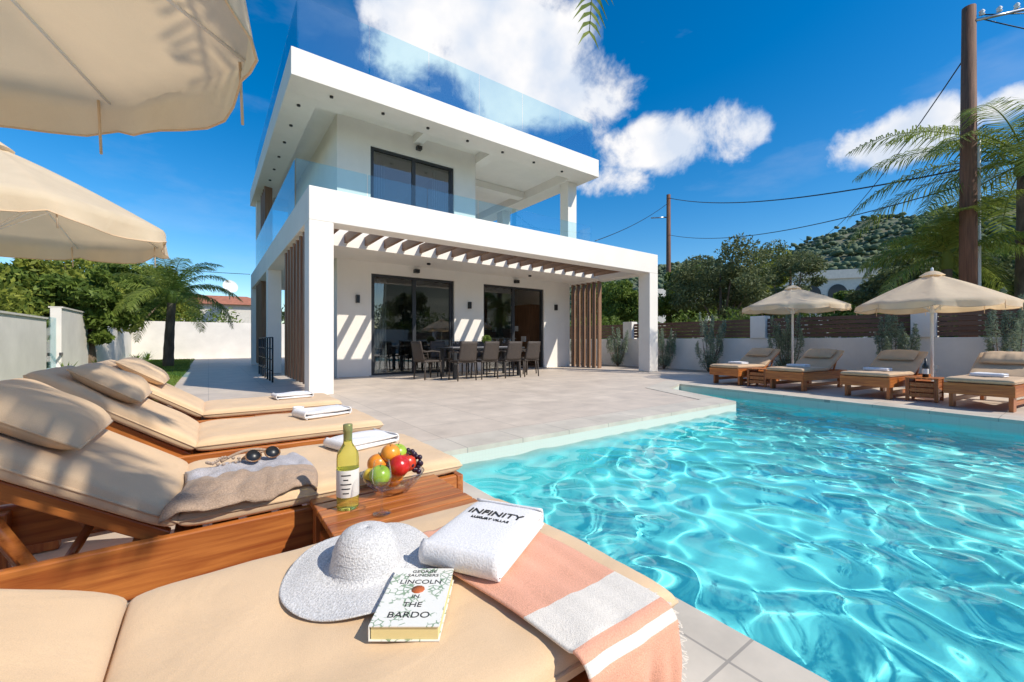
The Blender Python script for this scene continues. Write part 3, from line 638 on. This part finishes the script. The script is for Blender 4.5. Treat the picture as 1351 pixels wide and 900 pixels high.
# ---------------------------------------------------------------- sun loungers
def lounger(loc,rot=math.pi,ang=32,cush='beige',seat=.95,back=.70,name='sun_lounger',sd=0,pillow=True):
    e=empty(name,loc,(0,0,rot)); w_=.33; LN=seat+back*.95
    wd,wy,wz=M['wood'],M['woody'],M['woodz']
    for s in (-1,1):
        y0,y1=(s*w_-.03,s*w_) if s>0 else (s*w_,s*w_+.03)
        box('side_rail',.0,LN,y0,y1,.19,.345,wd,e,.005)
        for x0 in (.06,LN-.2):
            yy=(y0-.045,y0-.001) if s>0 else (y1+.001,y1+.045)
            box('leg',x0,x0+.13,yy[0],yy[1],0,.33,wz,e,.005)
        box('lower_rail',.19,LN-.2,(y0-.04) if s>0 else (y1+.012),(y0-.012) if s>0 else (y1+.04),.07,.13,wd,e,.004)
    box('foot_board',-.031,-.001,-w_,w_,.19,.345,wy,e,.005)
    box('head_board',LN+.001,LN+.03,-w_,w_,.19,.345,wy,e,.005)
    boxes('slats',[(x_,x_+.07,-w_+.032,w_-.032,.315,.335) for x_ in np.arange(.02,seat+.05,.095)],wy,e)
    puff('seat_cushion',seat+.01,.65,.075,M[cush],e,(seat/2-.02,0,.383),p=14,e=.3,nz=.007,seed=sd)
    bk=empty('backrest',(seat,0,.345),(0,-math.radians(ang),0),e)
    puff('back_cushion',back,.65,.075,M[cush],bk,(back/2+.005,0,.040),p=14,e=.3,nz=.007,seed=sd+3)
    if pillow: puff('pillow',.30,.50,.11,M[cush],bk,(back-.23,0,.118),p=3.5,e=.55,nz=.016,seed=sd+5)
    for s in (-1,1):
        box('back_rail',0,back,s*(w_-.065)-.018,s*(w_-.065)+.018,-.045,-.002,wd,bk,.004)
    boxes('back_slats',[(x_,x_+.06,-w_+.09,w_-.09,-.022,-.004) for x_ in np.arange(.03,back-.05,.095)],wy,bk)
    a=math.radians(ang); px=seat+math.cos(a)*back*.72; pz=.33+math.sin(a)*back*.72-.03
    for s in (-1,1):
        v0=Vector((px,s*.25,pz)); v1=Vector((px-.16,s*.25,.24))
        tube('support_strut',[v0,v1],.02,wd,e,4)
    tube('support_bar',[(px-.16,-.3,.24),(px-.16,.3,.24)],.016,wy,e,6)
    return e
YC=[.82,1.91,2.97,4.08]
lounger((.755,YC[0],0),math.pi,22,seat=.90,sd=1,back=.8)
lounger((.86,YC[1],0),math.pi,33,sd=11)
lounger((.88,YC[2],0),math.pi,34,sd=21)
lounger((.90,YC[3],0),math.pi,33,sd=31)
far=[(8.85,4.5),(8.75,3.32),(8.60,2.10),(8.35,.84)]
for i,(x,y) in enumerate(far): lounger((x,y,0),math.radians(-7),30,'beige2',sd=40+i,seat=.95,back=.68)
def sidetable(x0,x1,y0,y1,h=.36,name='slatted_side_table'):
    e=empty(name,((x0+x1)/2,(y0+y1)/2,0)); a=(x1-x0)/2; b_=(y1-y0)/2
    k=6; w_=2*b_/k
    boxes('top_slats',[(-a,a,-b_+i*w_+.004,-b_+(i+1)*w_-.004,h-.022,h) for i in range(k)],M['wood'],e,.003)
    for sx_ in (-1,1):
        for sy_ in (-1,1): box('leg',sx_*(a-.03)-.022,sx_*(a-.03)+.022,sy_*(b_-.03)-.022,sy_*(b_-.03)+.022,0,h-.023,M['woodz'],e,.003)
    boxes('side_slats',[(-a+.055,a-.055,s*(b_-.03)-.01,s*(b_-.03)+.01,z,z+.065) for s in (-1,1) for z in (.06,.14,.22)]+[(s*(a-.03)-.01,s*(a-.03)+.01,-b_+.055,b_-.055,z,z+.065) for s in (-1,1) for z in (.06,.14,.22)],M['wood'],e,.003)
    boxes('apron',[(-a+.055,a-.055,s*(b_-.03)-.011,s*(b_-.03)+.011,h-.07,h-.024) for s in (-1,1)],M['wood'],e)
    return e
sidetable(.28,.74,1.18,1.56,.38)
sidetable(.28,.74,3.34,3.70)
sidetable(8.95,9.4,3.72,4.10); sidetable(8.75,9.2,1.27,1.65)

# ---------------------------------------------------------------- parasols
def parasol(x,y,rim,apex,R,name='beach_umbrella',tilt=(0,0),nseg=8,val=.17,rot0=.2,pole=.022):
    e=empty(name,(x,y,0),(tilt[0],tilt[1],rot0))
    V=[];F=[];NR=10;NS=8;n=nseg*NS
    def rad(k,u):
        th=(k%NS)/NS
        return R*u*(1-.045*math.sin(math.pi*th)*u)
    for i in range(NR+1):
        u=max(i/NR,.03)
        for k in range(n):
            a=2*math.pi*k/n; th=(k%NS)/NS
            z=apex-(apex-rim)*(u**1.18)-.035*math.sin(math.pi*th)*math.sin(math.pi*u)*1.2
            r=rad(k,u); V.append((r*math.cos(a),r*math.sin(a),z))
    for i in range(NR):
        for k in range(n): F.append((i*n+k,i*n+(k+1)%n,(i+1)*n+(k+1)%n,(i+1)*n+k))
    b0=len(V)
    for j in range(1,4):
        for k in range(n):
            a=2*math.pi*k/n; th=(k%NS)/NS; dep=val*(.62+.38*math.sin(math.pi*th)**.6)
            r=rad(k,1)+.012*j*math.sin(a*11+x); V.append((r*math.cos(a),r*math.sin(a),rim-dep*j/3))
    for j in range(3):
        for k in range(n):
            o_=(NR*n) if j==0 else b0+(j-1)*n; p_=b0+j*n
            F.append((o_+k,o_+(k+1)%n,p_+(k+1)%n,p_+k))
    mobj('canopy',V,F,M['canopy'],e,smooth=True)
    bd=[V[b0+2*n+k] for k in range(n)]+[V[b0+2*n]]
    tube('binding',bd,.005,M['beige'],e,5,False)
    for k in range(nseg):
        a=2*math.pi*k/nseg; c,s=math.cos(a),math.sin(a)
        pts=[(R*u*c,R*u*s,apex-(apex-rim)*(u**1.18)-.018) for u in (.03,.25,.5,.75,.99)]
        tube('rib',pts,.007,M['whitemetal'],e,6)
        tube('strut',[(.03*c,.03*s,rim-.12),(R*.5*c,R*.5*s,apex-(apex-rim)*(.5**1.18)-.03)],.006,M['whitemetal'],e,6)
        a2=a+.04; r=R*.985
        tube('tie',[(r*math.cos(a2),r*math.sin(a2),rim),(r*math.cos(a2)+.01,r*math.sin(a2),rim-val*1.3)],.006,M['canopy'],e,5)
    lathe('top_cap',[(.005,apex+.06),(.09,apex+.03),(.17,apex-.03)],M['canopy'],e,16)
    tube('pole',[(0,0,.0),(0,0,apex+.02)],pole,M['whitemetal'],e,12)
    lathe('finial',[(.0,apex+.12),(.018,apex+.1),(.02,apex+.06),(.012,apex+.02)],M['whitemetal'],e,12)
    lathe('hub',[(.04,rim-.16),(.045,rim-.12),(.04,rim-.08)],M['whitemetal'],e,12)
    lathe('base',[(.001,.06),(.2,.055),(.22,.03),(.22,.0)],M['stone'],e,24)
    return e
parasol(-1.06,1.82,2.10,2.55,1.22,val=.2)
parasol(-1.55,5.55,1.98,2.62,1.25,rot0=.5)
parasol(10.3,1.58,1.57,2.10,1.04,val=.12)
parasol(10.8,3.93,1.70,2.14,1.04,val=.11)

# ---------------------------------------------------------------- dining set
dt=empty('dining_table')
boxes('top',[(4.75,6.95,8.95,9.85,.72,.76)],M['dark'],dt,.006)
for x_ in (4.85,6.8):
    for y_ in (9.03,9.72): box('leg',x_-.03,x_+.05,y_-.03,y_+.05,0,.718,M['dark'],dt)
boxes('glass_runner',[(4.9,6.8,9.2,9.6,.762,.768)],M['greyknit'],dt)
def chair(x,y,r):
    e=empty('wicker_chair',(x,y,0),(0,0,r)); k=M['wicker']
    for sx_ in (-.22,.22):
        for sy_ in (-.2,.22): tube('leg',[(sx_*1.08,sy_*1.12,0),(sx_,sy_,.43)],[.016,.022],k,e,8)
    box('seat',-.25,.25,-.24,.26,.41,.46,k,e,.02)
    sheet('back',lambda u,v:((u-.5)*(.46-.04*v),-.22-.10*v-.03*(1-(2*u-1)**2),.45+v*.46),10,8,k,e,.03)
    for s in (-1,1):
        tube('arm',[(s*.25,-.26,.66),(s*.27,-.05,.68),(s*.27,.16,.66),(s*.25,.2,.44)],.02,k,e,8)
    return e
for x_ in (4.85,5.5,6.15,6.75): chair(x_,8.65+random.uniform(-.05,.05),random.uniform(-.08,.08))
for x_ in (5.05,5.75,6.45): chair(x_,10.1,math.pi+random.uniform(-.1,.1))
chair(4.3,9.4,-math.pi/2+.15); chair(7.3,9.4,math.pi/2)
def wineglass(x,y,z,s=1.0):
    e=empty('wine_glass',(x,y,z))
    lathe('glass',[(.0,.001),(.034*s,.002),(.032*s,.004),(.006*s,.008),(.0035*s,.03*s),(.0035*s,.085*s),(.012*s,.093*s),(.03*s,.112*s),(.037*s,.14*s),(.034*s,.17*s),(.029*s,.2*s)],M['thinglass'],e,28)
    lathe('lip',[(.0285*s,.2*s),(.0295*s,.2015*s),(.0298*s,.2*s)],M['thinglass'],e,28)
    return e
for x_ in (5.0,5.6,6.2,6.6):
    wineglass(x_,9.15,.76); wineglass(x_+.15,9.65,.76)
pp=empty('potted_plant',(6.0,9.4,.76)); lathe('pot',[(.0,0),(.05,0),(.065,.1),(.06,.1)],M['whitemetal'],pp,20)
V,Q=leaves([(0,0,.2,.13,.13,.12)],700,.025); fastmesh('foliage',V,Q,M['leaf_green'],pp)

# ---------------------------------------------------------------- things on the near lounger
TOP=.423
def wob(r,a):
    if r<.10: return 0
    return (r-.10)/.09*(.012*math.sin(2*a+.6)+.006*math.sin(3*a+2)+.004*math.sin(5*a))
hat=empty('straw_hat',(.275,.91,TOP+.013),(math.radians(4),math.radians(-3),.5)); hat.scale=(.86,.86,.86)
prof=[(.0005,.098),(.02,.0975),(.04,.093),(.058,.083),(.069,.066),(.076,.045),(.08,.02),(.083,.008),(.09,.003),(.11,.004),(.13,.003),(.15,.0),(.17,-.004),(.186,-.006),(.19,-.005)]
h_=lathe('woven_hat',prof,M['straw'],hat,72,wob=wob)
s_=h_.modifiers.new('s','SOLIDIFY'); s_.thickness=.003
for r,z in ((.022,.0975),(.042,.0925),(.060,.0818),(.0708,.0645),(.0775,.0445),(.0815,.02),(.09,.0035),(.10,.0045),(.11,.0045),(.12,.0038),(.13,.0035),(.14,.002),(.15,.0005),(.16,-.001),(.17,-.0035),(.18,-.0045),(.189,-.0045)):
    tube('braid',[(r*math.cos(a),r*math.sin(a),z+wob(r,a)) for a in np.linspace(0,2*math.pi,61)],.0024,M['straw'],hat,5)
def text(name,body,size,loc,mat,parent,rz=0,ext=.0003,rx=0,align='CENTER'):
    c=bpy.data.curves.new(name,'FONT'); c.body=body; c.size=size; c.align_x=align; c.align_y='CENTER'; c.extrude=ext
    c.materials.append(mat); o=bpy.data.objects.new(name,c); o.location=loc; o.rotation_euler=(rx,0,rz); return link(o,parent)
M['paper']=pr('paper',(.78,.64,.30),.8,var=.1,scale=200,stretch=(1,1,40))
m_,ntb,outb=newmat('book_cover'); NB=ntb.nodes; LB=ntb.links
tcb=NB.new('ShaderNodeTexCoord'); vb=NB.new('ShaderNodeTexVoronoi'); vb.feature='DISTANCE_TO_EDGE'; vb.inputs['Scale'].default_value=75; LB.new(tcb.outputs['Object'],vb.inputs['Vector'])
nb=NB.new('ShaderNodeTexNoise'); nb.inputs['Scale'].default_value=30; LB.new(tcb.outputs['Object'],nb.inputs['Vector'])
ra=NB.new('ShaderNodeMapRange'); ra.inputs['From Min'].default_value=.06; ra.inputs['From Max'].default_value=.09; LB.new(vb.outputs['Distance'],ra.inputs[0])
rb=NB.new('ShaderNodeMapRange'); rb.inputs['From Min'].default_value=.46; rb.inputs['From Max'].default_value=.50; LB.new(nb.outputs['Fac'],rb.inputs[0])
mb=NB.new('ShaderNodeMath'); mb.operation='MAXIMUM'; LB.new(ra.outputs[0],mb.inputs[0]); LB.new(rb.outputs[0],mb.inputs[1])
mxb=NB.new('ShaderNodeMix'); mxb.data_type='RGBA'; mxb.inputs['A'].default_value=(.25,.36,.24,1); mxb.inputs['B'].default_value=(.82,.81,.76,1); LB.new(mb.outputs[0],mxb.inputs['Factor'])
bb=NB.new('ShaderNodeBsdfPrincipled'); bb.inputs['Roughness'].default_value=.35; LB.new(mxb.outputs['Result'],bb.inputs['Base Color']); LB.new(bb.outputs[0],outb.inputs[0])
bk=empty('paperback_book',(.312,.730,TOP+.002),(0,0,math.radians(54-90))); bk.scale=(.9,.9,.9)
box('pages',-.062,.061,-.094,.094,.002,.026,M['paper'],bk)
box('back_cover',-.064,.064,-.097,.097,0,.0018,m_,bk)
box('front_cover',-.064,.064,-.097,.097,.0262,.028,m_,bk)
box('spine',-.066,-.0642,-.097,.097,0,.028,m_,bk)
M['ink']=pr('ink',(.02,.02,.02),.6); M['orange']=pr('orange_print',(.5,.12,.03),.5)
for i,(t_,s__) in enumerate((("GEORGE",.014),("SAUNDERS",.014),("LINCOLN",.021),("IN",.016),("THE",.021),("BARDO",.024))):
    text('cover_lettering',t_,s__,(0,[.083,.068,.043,-.008,-.035,-.066][i],.0283),M['ink'],bk)
lathe('cover_flower',[(.0001,.0286),(.014,.0286),(.014,.028)],M['orange'],bk,10,loc=(0,.016,0))
def towel(x,y,z,lx,ly,h,rz,layers=3,seed=0,nz=.010):
    e=empty('folded_towel',(x,y,z),(0,0,rz)); t=h/layers
    for k in range(layers):
        puff('fold',lx*(1-.012*k),ly*(1-.012*k),t*1.15,M['towel'],e,(random.uniform(-.003,.003),0,t*(k+.5)),p=6,e=.5,nz=nz,n=26,seed=seed+k*3,pipe=0)
    sheet('folded_edge',lambda u,v:(-lx/2+.010-.016*math.sin(math.pi*v)**.5,(u-.5)*ly*.95,h*.05+v*h*.92),14,12,M['towel'],e,.006)
    sheet('folded_edge',lambda u,v:(lx/2-.010+.016*math.sin(math.pi*v)**.5,(u-.5)*ly*.95,h*.05+v*h*.92),14,12,M['towel'],e,.006)
    return e
tw=towel(.535,.835,TOP+.012,.27,.195,.054,math.radians(31),2,seed=4,nz=.0015)
text('towel_lettering','INFINITY',.036,(.045,0,.0570),M['ink'],tw,rz=math.radians(-90),ext=.0010)
text('towel_lettering','LUXURY VILLAS',.014,(.013,0,.0570),M['ink'],tw,rz=math.radians(-90),ext=.0010)
def throw(u,v):
    s=v*.72; y0=.99; xx=.465+.225*u+.02*(v-.5)-.09*(1-v)**2*(1-u)
    wr=.008*noise.noise(Vector((xx*14,s*6,2)))+.006*noise.noise(Vector((xx*30,s*5,5)))
    if s<.515: return (xx,y0-s,TOP+.009+wr*.8)
    a=(s-.515)/.035
    if a<math.pi/2: return (xx,y0-.515-.035*math.sin(a)+wr*.3,TOP+.009-.035*(1-math.cos(a)))
    q=s-.515-.035*math.pi/2
    return (xx+.03*q,y0-.55-q*.02+wr*3*min(1,q*10),TOP-.026-q)
def band(u,v):
    for a,b_,c in ((.57,.72,1),(.75,.775,1),(.93,1.1,1)):
        if a<=v<b_: return c
    return 0
th=empty('striped_throw'); sheet('cloth',throw,36,120,[M['peach'],M['cream']],th,.004,band)
V=[];F=[]
for i in range(80):
    x_,y_,z_=throw((i+.5)/80,1); n0=len(V); dx=random.uniform(-.01,.01); dy=random.uniform(-.012,.004); l=random.uniform(.04,.07)
    V+=[(x_-.0014,y_,z_+.003),(x_+.0014,y_,z_+.003),(x_+.001+dx,y_+dy,z_-l),(x_-.001+dx,y_+dy,z_-l)]; F.append((n0,n0+1,n0+2,n0+3))
for i in range(60):
    x_,y_,z_=throw(1,.66+.34*(i+.5)/60); n0=len(V); l=random.uniform(.008,.022); dz=random.uniform(-.02,.0)
    V+=[(x_-.002,y_,z_-.0015),(x_-.002,y_,z_+.0015),(x_+l,y_-.003,z_+dz),(x_+l,y_-.003,z_+dz-.002)]; F.append((n0,n0+1,n0+2,n0+3))
mobj('fringe',V,F,M['cream'],th)
TT=.381
M['wine']=pr('wine_bottle_glass',(.85,.86,.25),.03,spec=.8); M['label']=pr('label_paper',(.78,.76,.70),.6,var=.05); M['capsule']=pr('gold_capsule',(.35,.36,.14),.35,metal=.5)
for n_ in M['wine'].node_tree.nodes:
    if n_.type=='BSDF_PRINCIPLED': n_.inputs['Transmission Weight'].default_value=.85; n_.inputs['IOR'].default_value=1.25
bt=empty('wine_bottle',(.365,1.405,TT)); bt.scale=(.94,.94,.94)
lathe('bottle',[(0,.002),(.033,.0),(.036,.006),(.0365,.17),(.034,.19),(.024,.207),(.0155,.222),(.0138,.24),(.0135,.268)],M['wine'],bt,32)
lathe('label',[(.0369,.045),(.0371,.046),(.0371,.135),(.0369,.136)],M['label'],bt,32)
lathe('capsule',[(.0143,.23),(.0146,.26),(.0155,.262),(.0155,.285),(.0146,.287),(0,.288)],M['capsule'],bt,24)
for i,w_ in enumerate((.016,.008,.018,.014,.01)):
    V=[];zz=.118-.015*i
    for k in range(9):
        a=-2.0+(k/8-.5)*2*w_/.0372
        V+=[(.0374*math.cos(a),.0374*math.sin(a),zz),(.0374*math.cos(a),.0374*math.sin(a),zz+.004)]
    mobj('label_print',V,[(2*k,2*k+2,2*k+3,2*k+1) for k in range(8)],M['ink'],bt)
wineglass(.437,1.29,TT,.82)
fb_=empty('fruit_bowl',(.54,1.475,TT)); fb_.scale=(1.0,1.0,1.05)
lathe('bowl',[(0,.004),(.045,.004),(.05,.0),(.052,.006),(.085,.03),(.108,.062),(.112,.062),(.088,.027),(.055,.002)],M['thinglass'],fb_,36)
def fruit(name,x,y,z,r,col,sq=.92,rough=.3,parent=fb_):
    m=pr(name+'_skin',col,rough,var=.25,scale=14,coat=.2)
    pf=[(.0005,-.86*r*sq)]+[(r*math.sin(a)*(1),-r*math.cos(a)*sq) for a in np.linspace(.35,math.pi-.45,14)]+[(r*.18,.82*r*sq),(.0005,.74*r*sq)]
    lathe(name,pf,m,parent,22,loc=(x,y,z),rot=(random.uniform(-.4,.4),random.uniform(-.4,.4),0))
    tube('stem',[(x,y,z+r*.7),(x+.004,y,z+r*1.1)],.0012,M['bark'],parent,5)
fruit('orange',-.045,.03,.09,.037,(.8,.27,.02)); fruit('red_apple',.012,-.035,.09,.037,(.55,.02,.015)); fruit('green_apple',-.06,-.04,.07,.036,(.28,.45,.03)); fruit('lemon',-.02,.055,.09,.033,(.75,.55,.04))
fruit('green_apple',.03,.03,.06,.036,(.3,.42,.05)); fruit('orange',.0,.0,.045,.036,(.75,.25,.02)); fruit('red_apple',.055,-.0,.085,.034,(.55,.05,.02)); fruit('lemon',-.075,.01,.06,.028,(.7,.5,.05)); fruit('orange',-.005,.01,.125,.034,(.8,.3,.03)); fruit('green_apple',.035,.04,.115,.033,(.35,.5,.05))
gm=pr('grape_skin',(.03,.012,.03),.3,var=.3)
for i in range(46):
    a=random.uniform(0,6.28); q=random.uniform(0,.04); lathe('grape',[(.0003,-.0095)]+[(.0095*math.sin(t_),-.0095*math.cos(t_)) for t_ in np.linspace(.4,2.8,7)]+[(.0003,.0095)],gm,fb_,12,loc=(.075+q*math.cos(a)*.7,.0+q*math.sin(a)*1.2,.085+random.uniform(-.03,.035)))
def tote(u,v):
    x_=-.07+.37*u+.03*math.sin(v*3); s=v*.42; y_=1.97-.02*math.sin(u*5)
    w_=.018*noise.noise(Vector((u*4,v*4,7)))+.011*noise.noise(Vector((u*11,v*9,1)))
    edge=min(u,1-u)*12; th_=.026*min(1,edge)**.5*min(1,.25+v*6)
    if s<.36: return (x_-.05*v*(1-u),y_-s,TOP+.004+th_+w_*min(1,edge))
    a=(s-.36)/.05
    return (x_-.05*v*(1-u),y_-.36-.05*math.sin(a),TOP+.004+th_*.7+w_-.05*(1-math.cos(a)))
tb=empty('beach_tote_bag'); sheet('bag_cloth',tote,44,44,[M['greyknit'],M['sandknit']],tb,.010,lambda u,v:1 if v+.25*(1-u)>.62+.03*math.sin(u*3) else 0)
tube('rope_handle',[(.04+.2*t_,1.97+.05*math.sin(math.pi*t_),TOP+.03+.02*math.sin(math.pi*t_)) for t_ in np.linspace(0,1,12)],.006,M['sandknit'],tb,8)
sg=empty('sunglasses',(.17,1.86,TOP+.062),(-.5,0,.3)); M['tort']=pr('tortoiseshell',(.10,.04,.02),.2,col2=(.35,.18,.08),scale=60)
for s in (-1,1):
    tube('rim',[(s*.034+.027*math.cos(a),0.004*math.sin(a),.022*math.sin(a)) for a in np.linspace(0,6.283,21)],.0028,M['tort'],sg,6)
    lathe('lens',[(.0001,0),(.025,0),(.025,.001)],M['black'],sg,20,loc=(s*.034,0,0),rot=(math.pi/2,0,0))
    tube('temple',[(s*.063,0,.006),(s*.066,.09,.004),(s*.06,.13,-.02)],.002,M['tort'],sg,6)
tube('bridge',[(-.009,0,.008),(.009,0,.008)],.0025,M['tort'],sg,6)
nk=empty('shell_necklace'); M['shell']=pr('shell',(.6,.5,.42),.5,col2=(.2,.12,.08),scale=90)
for i in range(34):
    a=i/34*6.283; lathe('bead',[(.0003,-.006),(.006,-.002),(.006,.003),(.0003,.006)],M['shell'],nk,8,loc=(.08+.08*math.cos(a)+.01*math.sin(3*a),1.90+.035*math.sin(a),TOP+.047+.006*math.sin(a*4)))
towel(.60,2.05,TOP-.003,.27,.2,.045,.3,2,seed=9)
towel(.62,3.02,TOP-.003,.30,.2,.05,.25,2,seed=12); towel(.6,4.12,TOP-.003,.28,.2,.045,.1,2,seed=15)
for i,(x,y) in enumerate(far): towel(x+.5,y-.05,TOP-.003,.2,.34,.05,math.radians(-7)+random.uniform(-.1,.1),2,seed=20+i)
M['china']=pr('china',(.8,.8,.79),.15)
cp=empty('coffee_cup',(.55,3.5,.361),(0,0,1)); lathe('saucer',[(0,.004),(.04,.004),(.07,.014),(.07,.011),(.04,0)],M['china'],cp,28); lathe('cup',[(0,.008),(.022,.008),(.035,.03),(.04,.062),(.037,.062),(.032,.03),(0,.014)],M['china'],cp,28)
tube('handle',[(.037,0,.05),(.055,0,.045),(.052,0,.028),(.034,0,.024)],.003,M['china'],cp,6)
for (x,y) in ((8.98,1.45),):
    b2=empty('wine_bottle',(x,y,.361)); lathe('bottle',[(0,.002),(.036,.0),(.037,.17),(.03,.2),(.014,.225),(.0135,.29),(0,.29)],M['black'],b2,24); lathe('label',[(.0375,.05),(.0375,.13)],M['label'],b2,24)
    wineglass(x+.1,y-.1,.361,.9)
box('skimmer_lid',1.0,1.2,2.2,2.35,.0045,.009,M['whitemetal'])
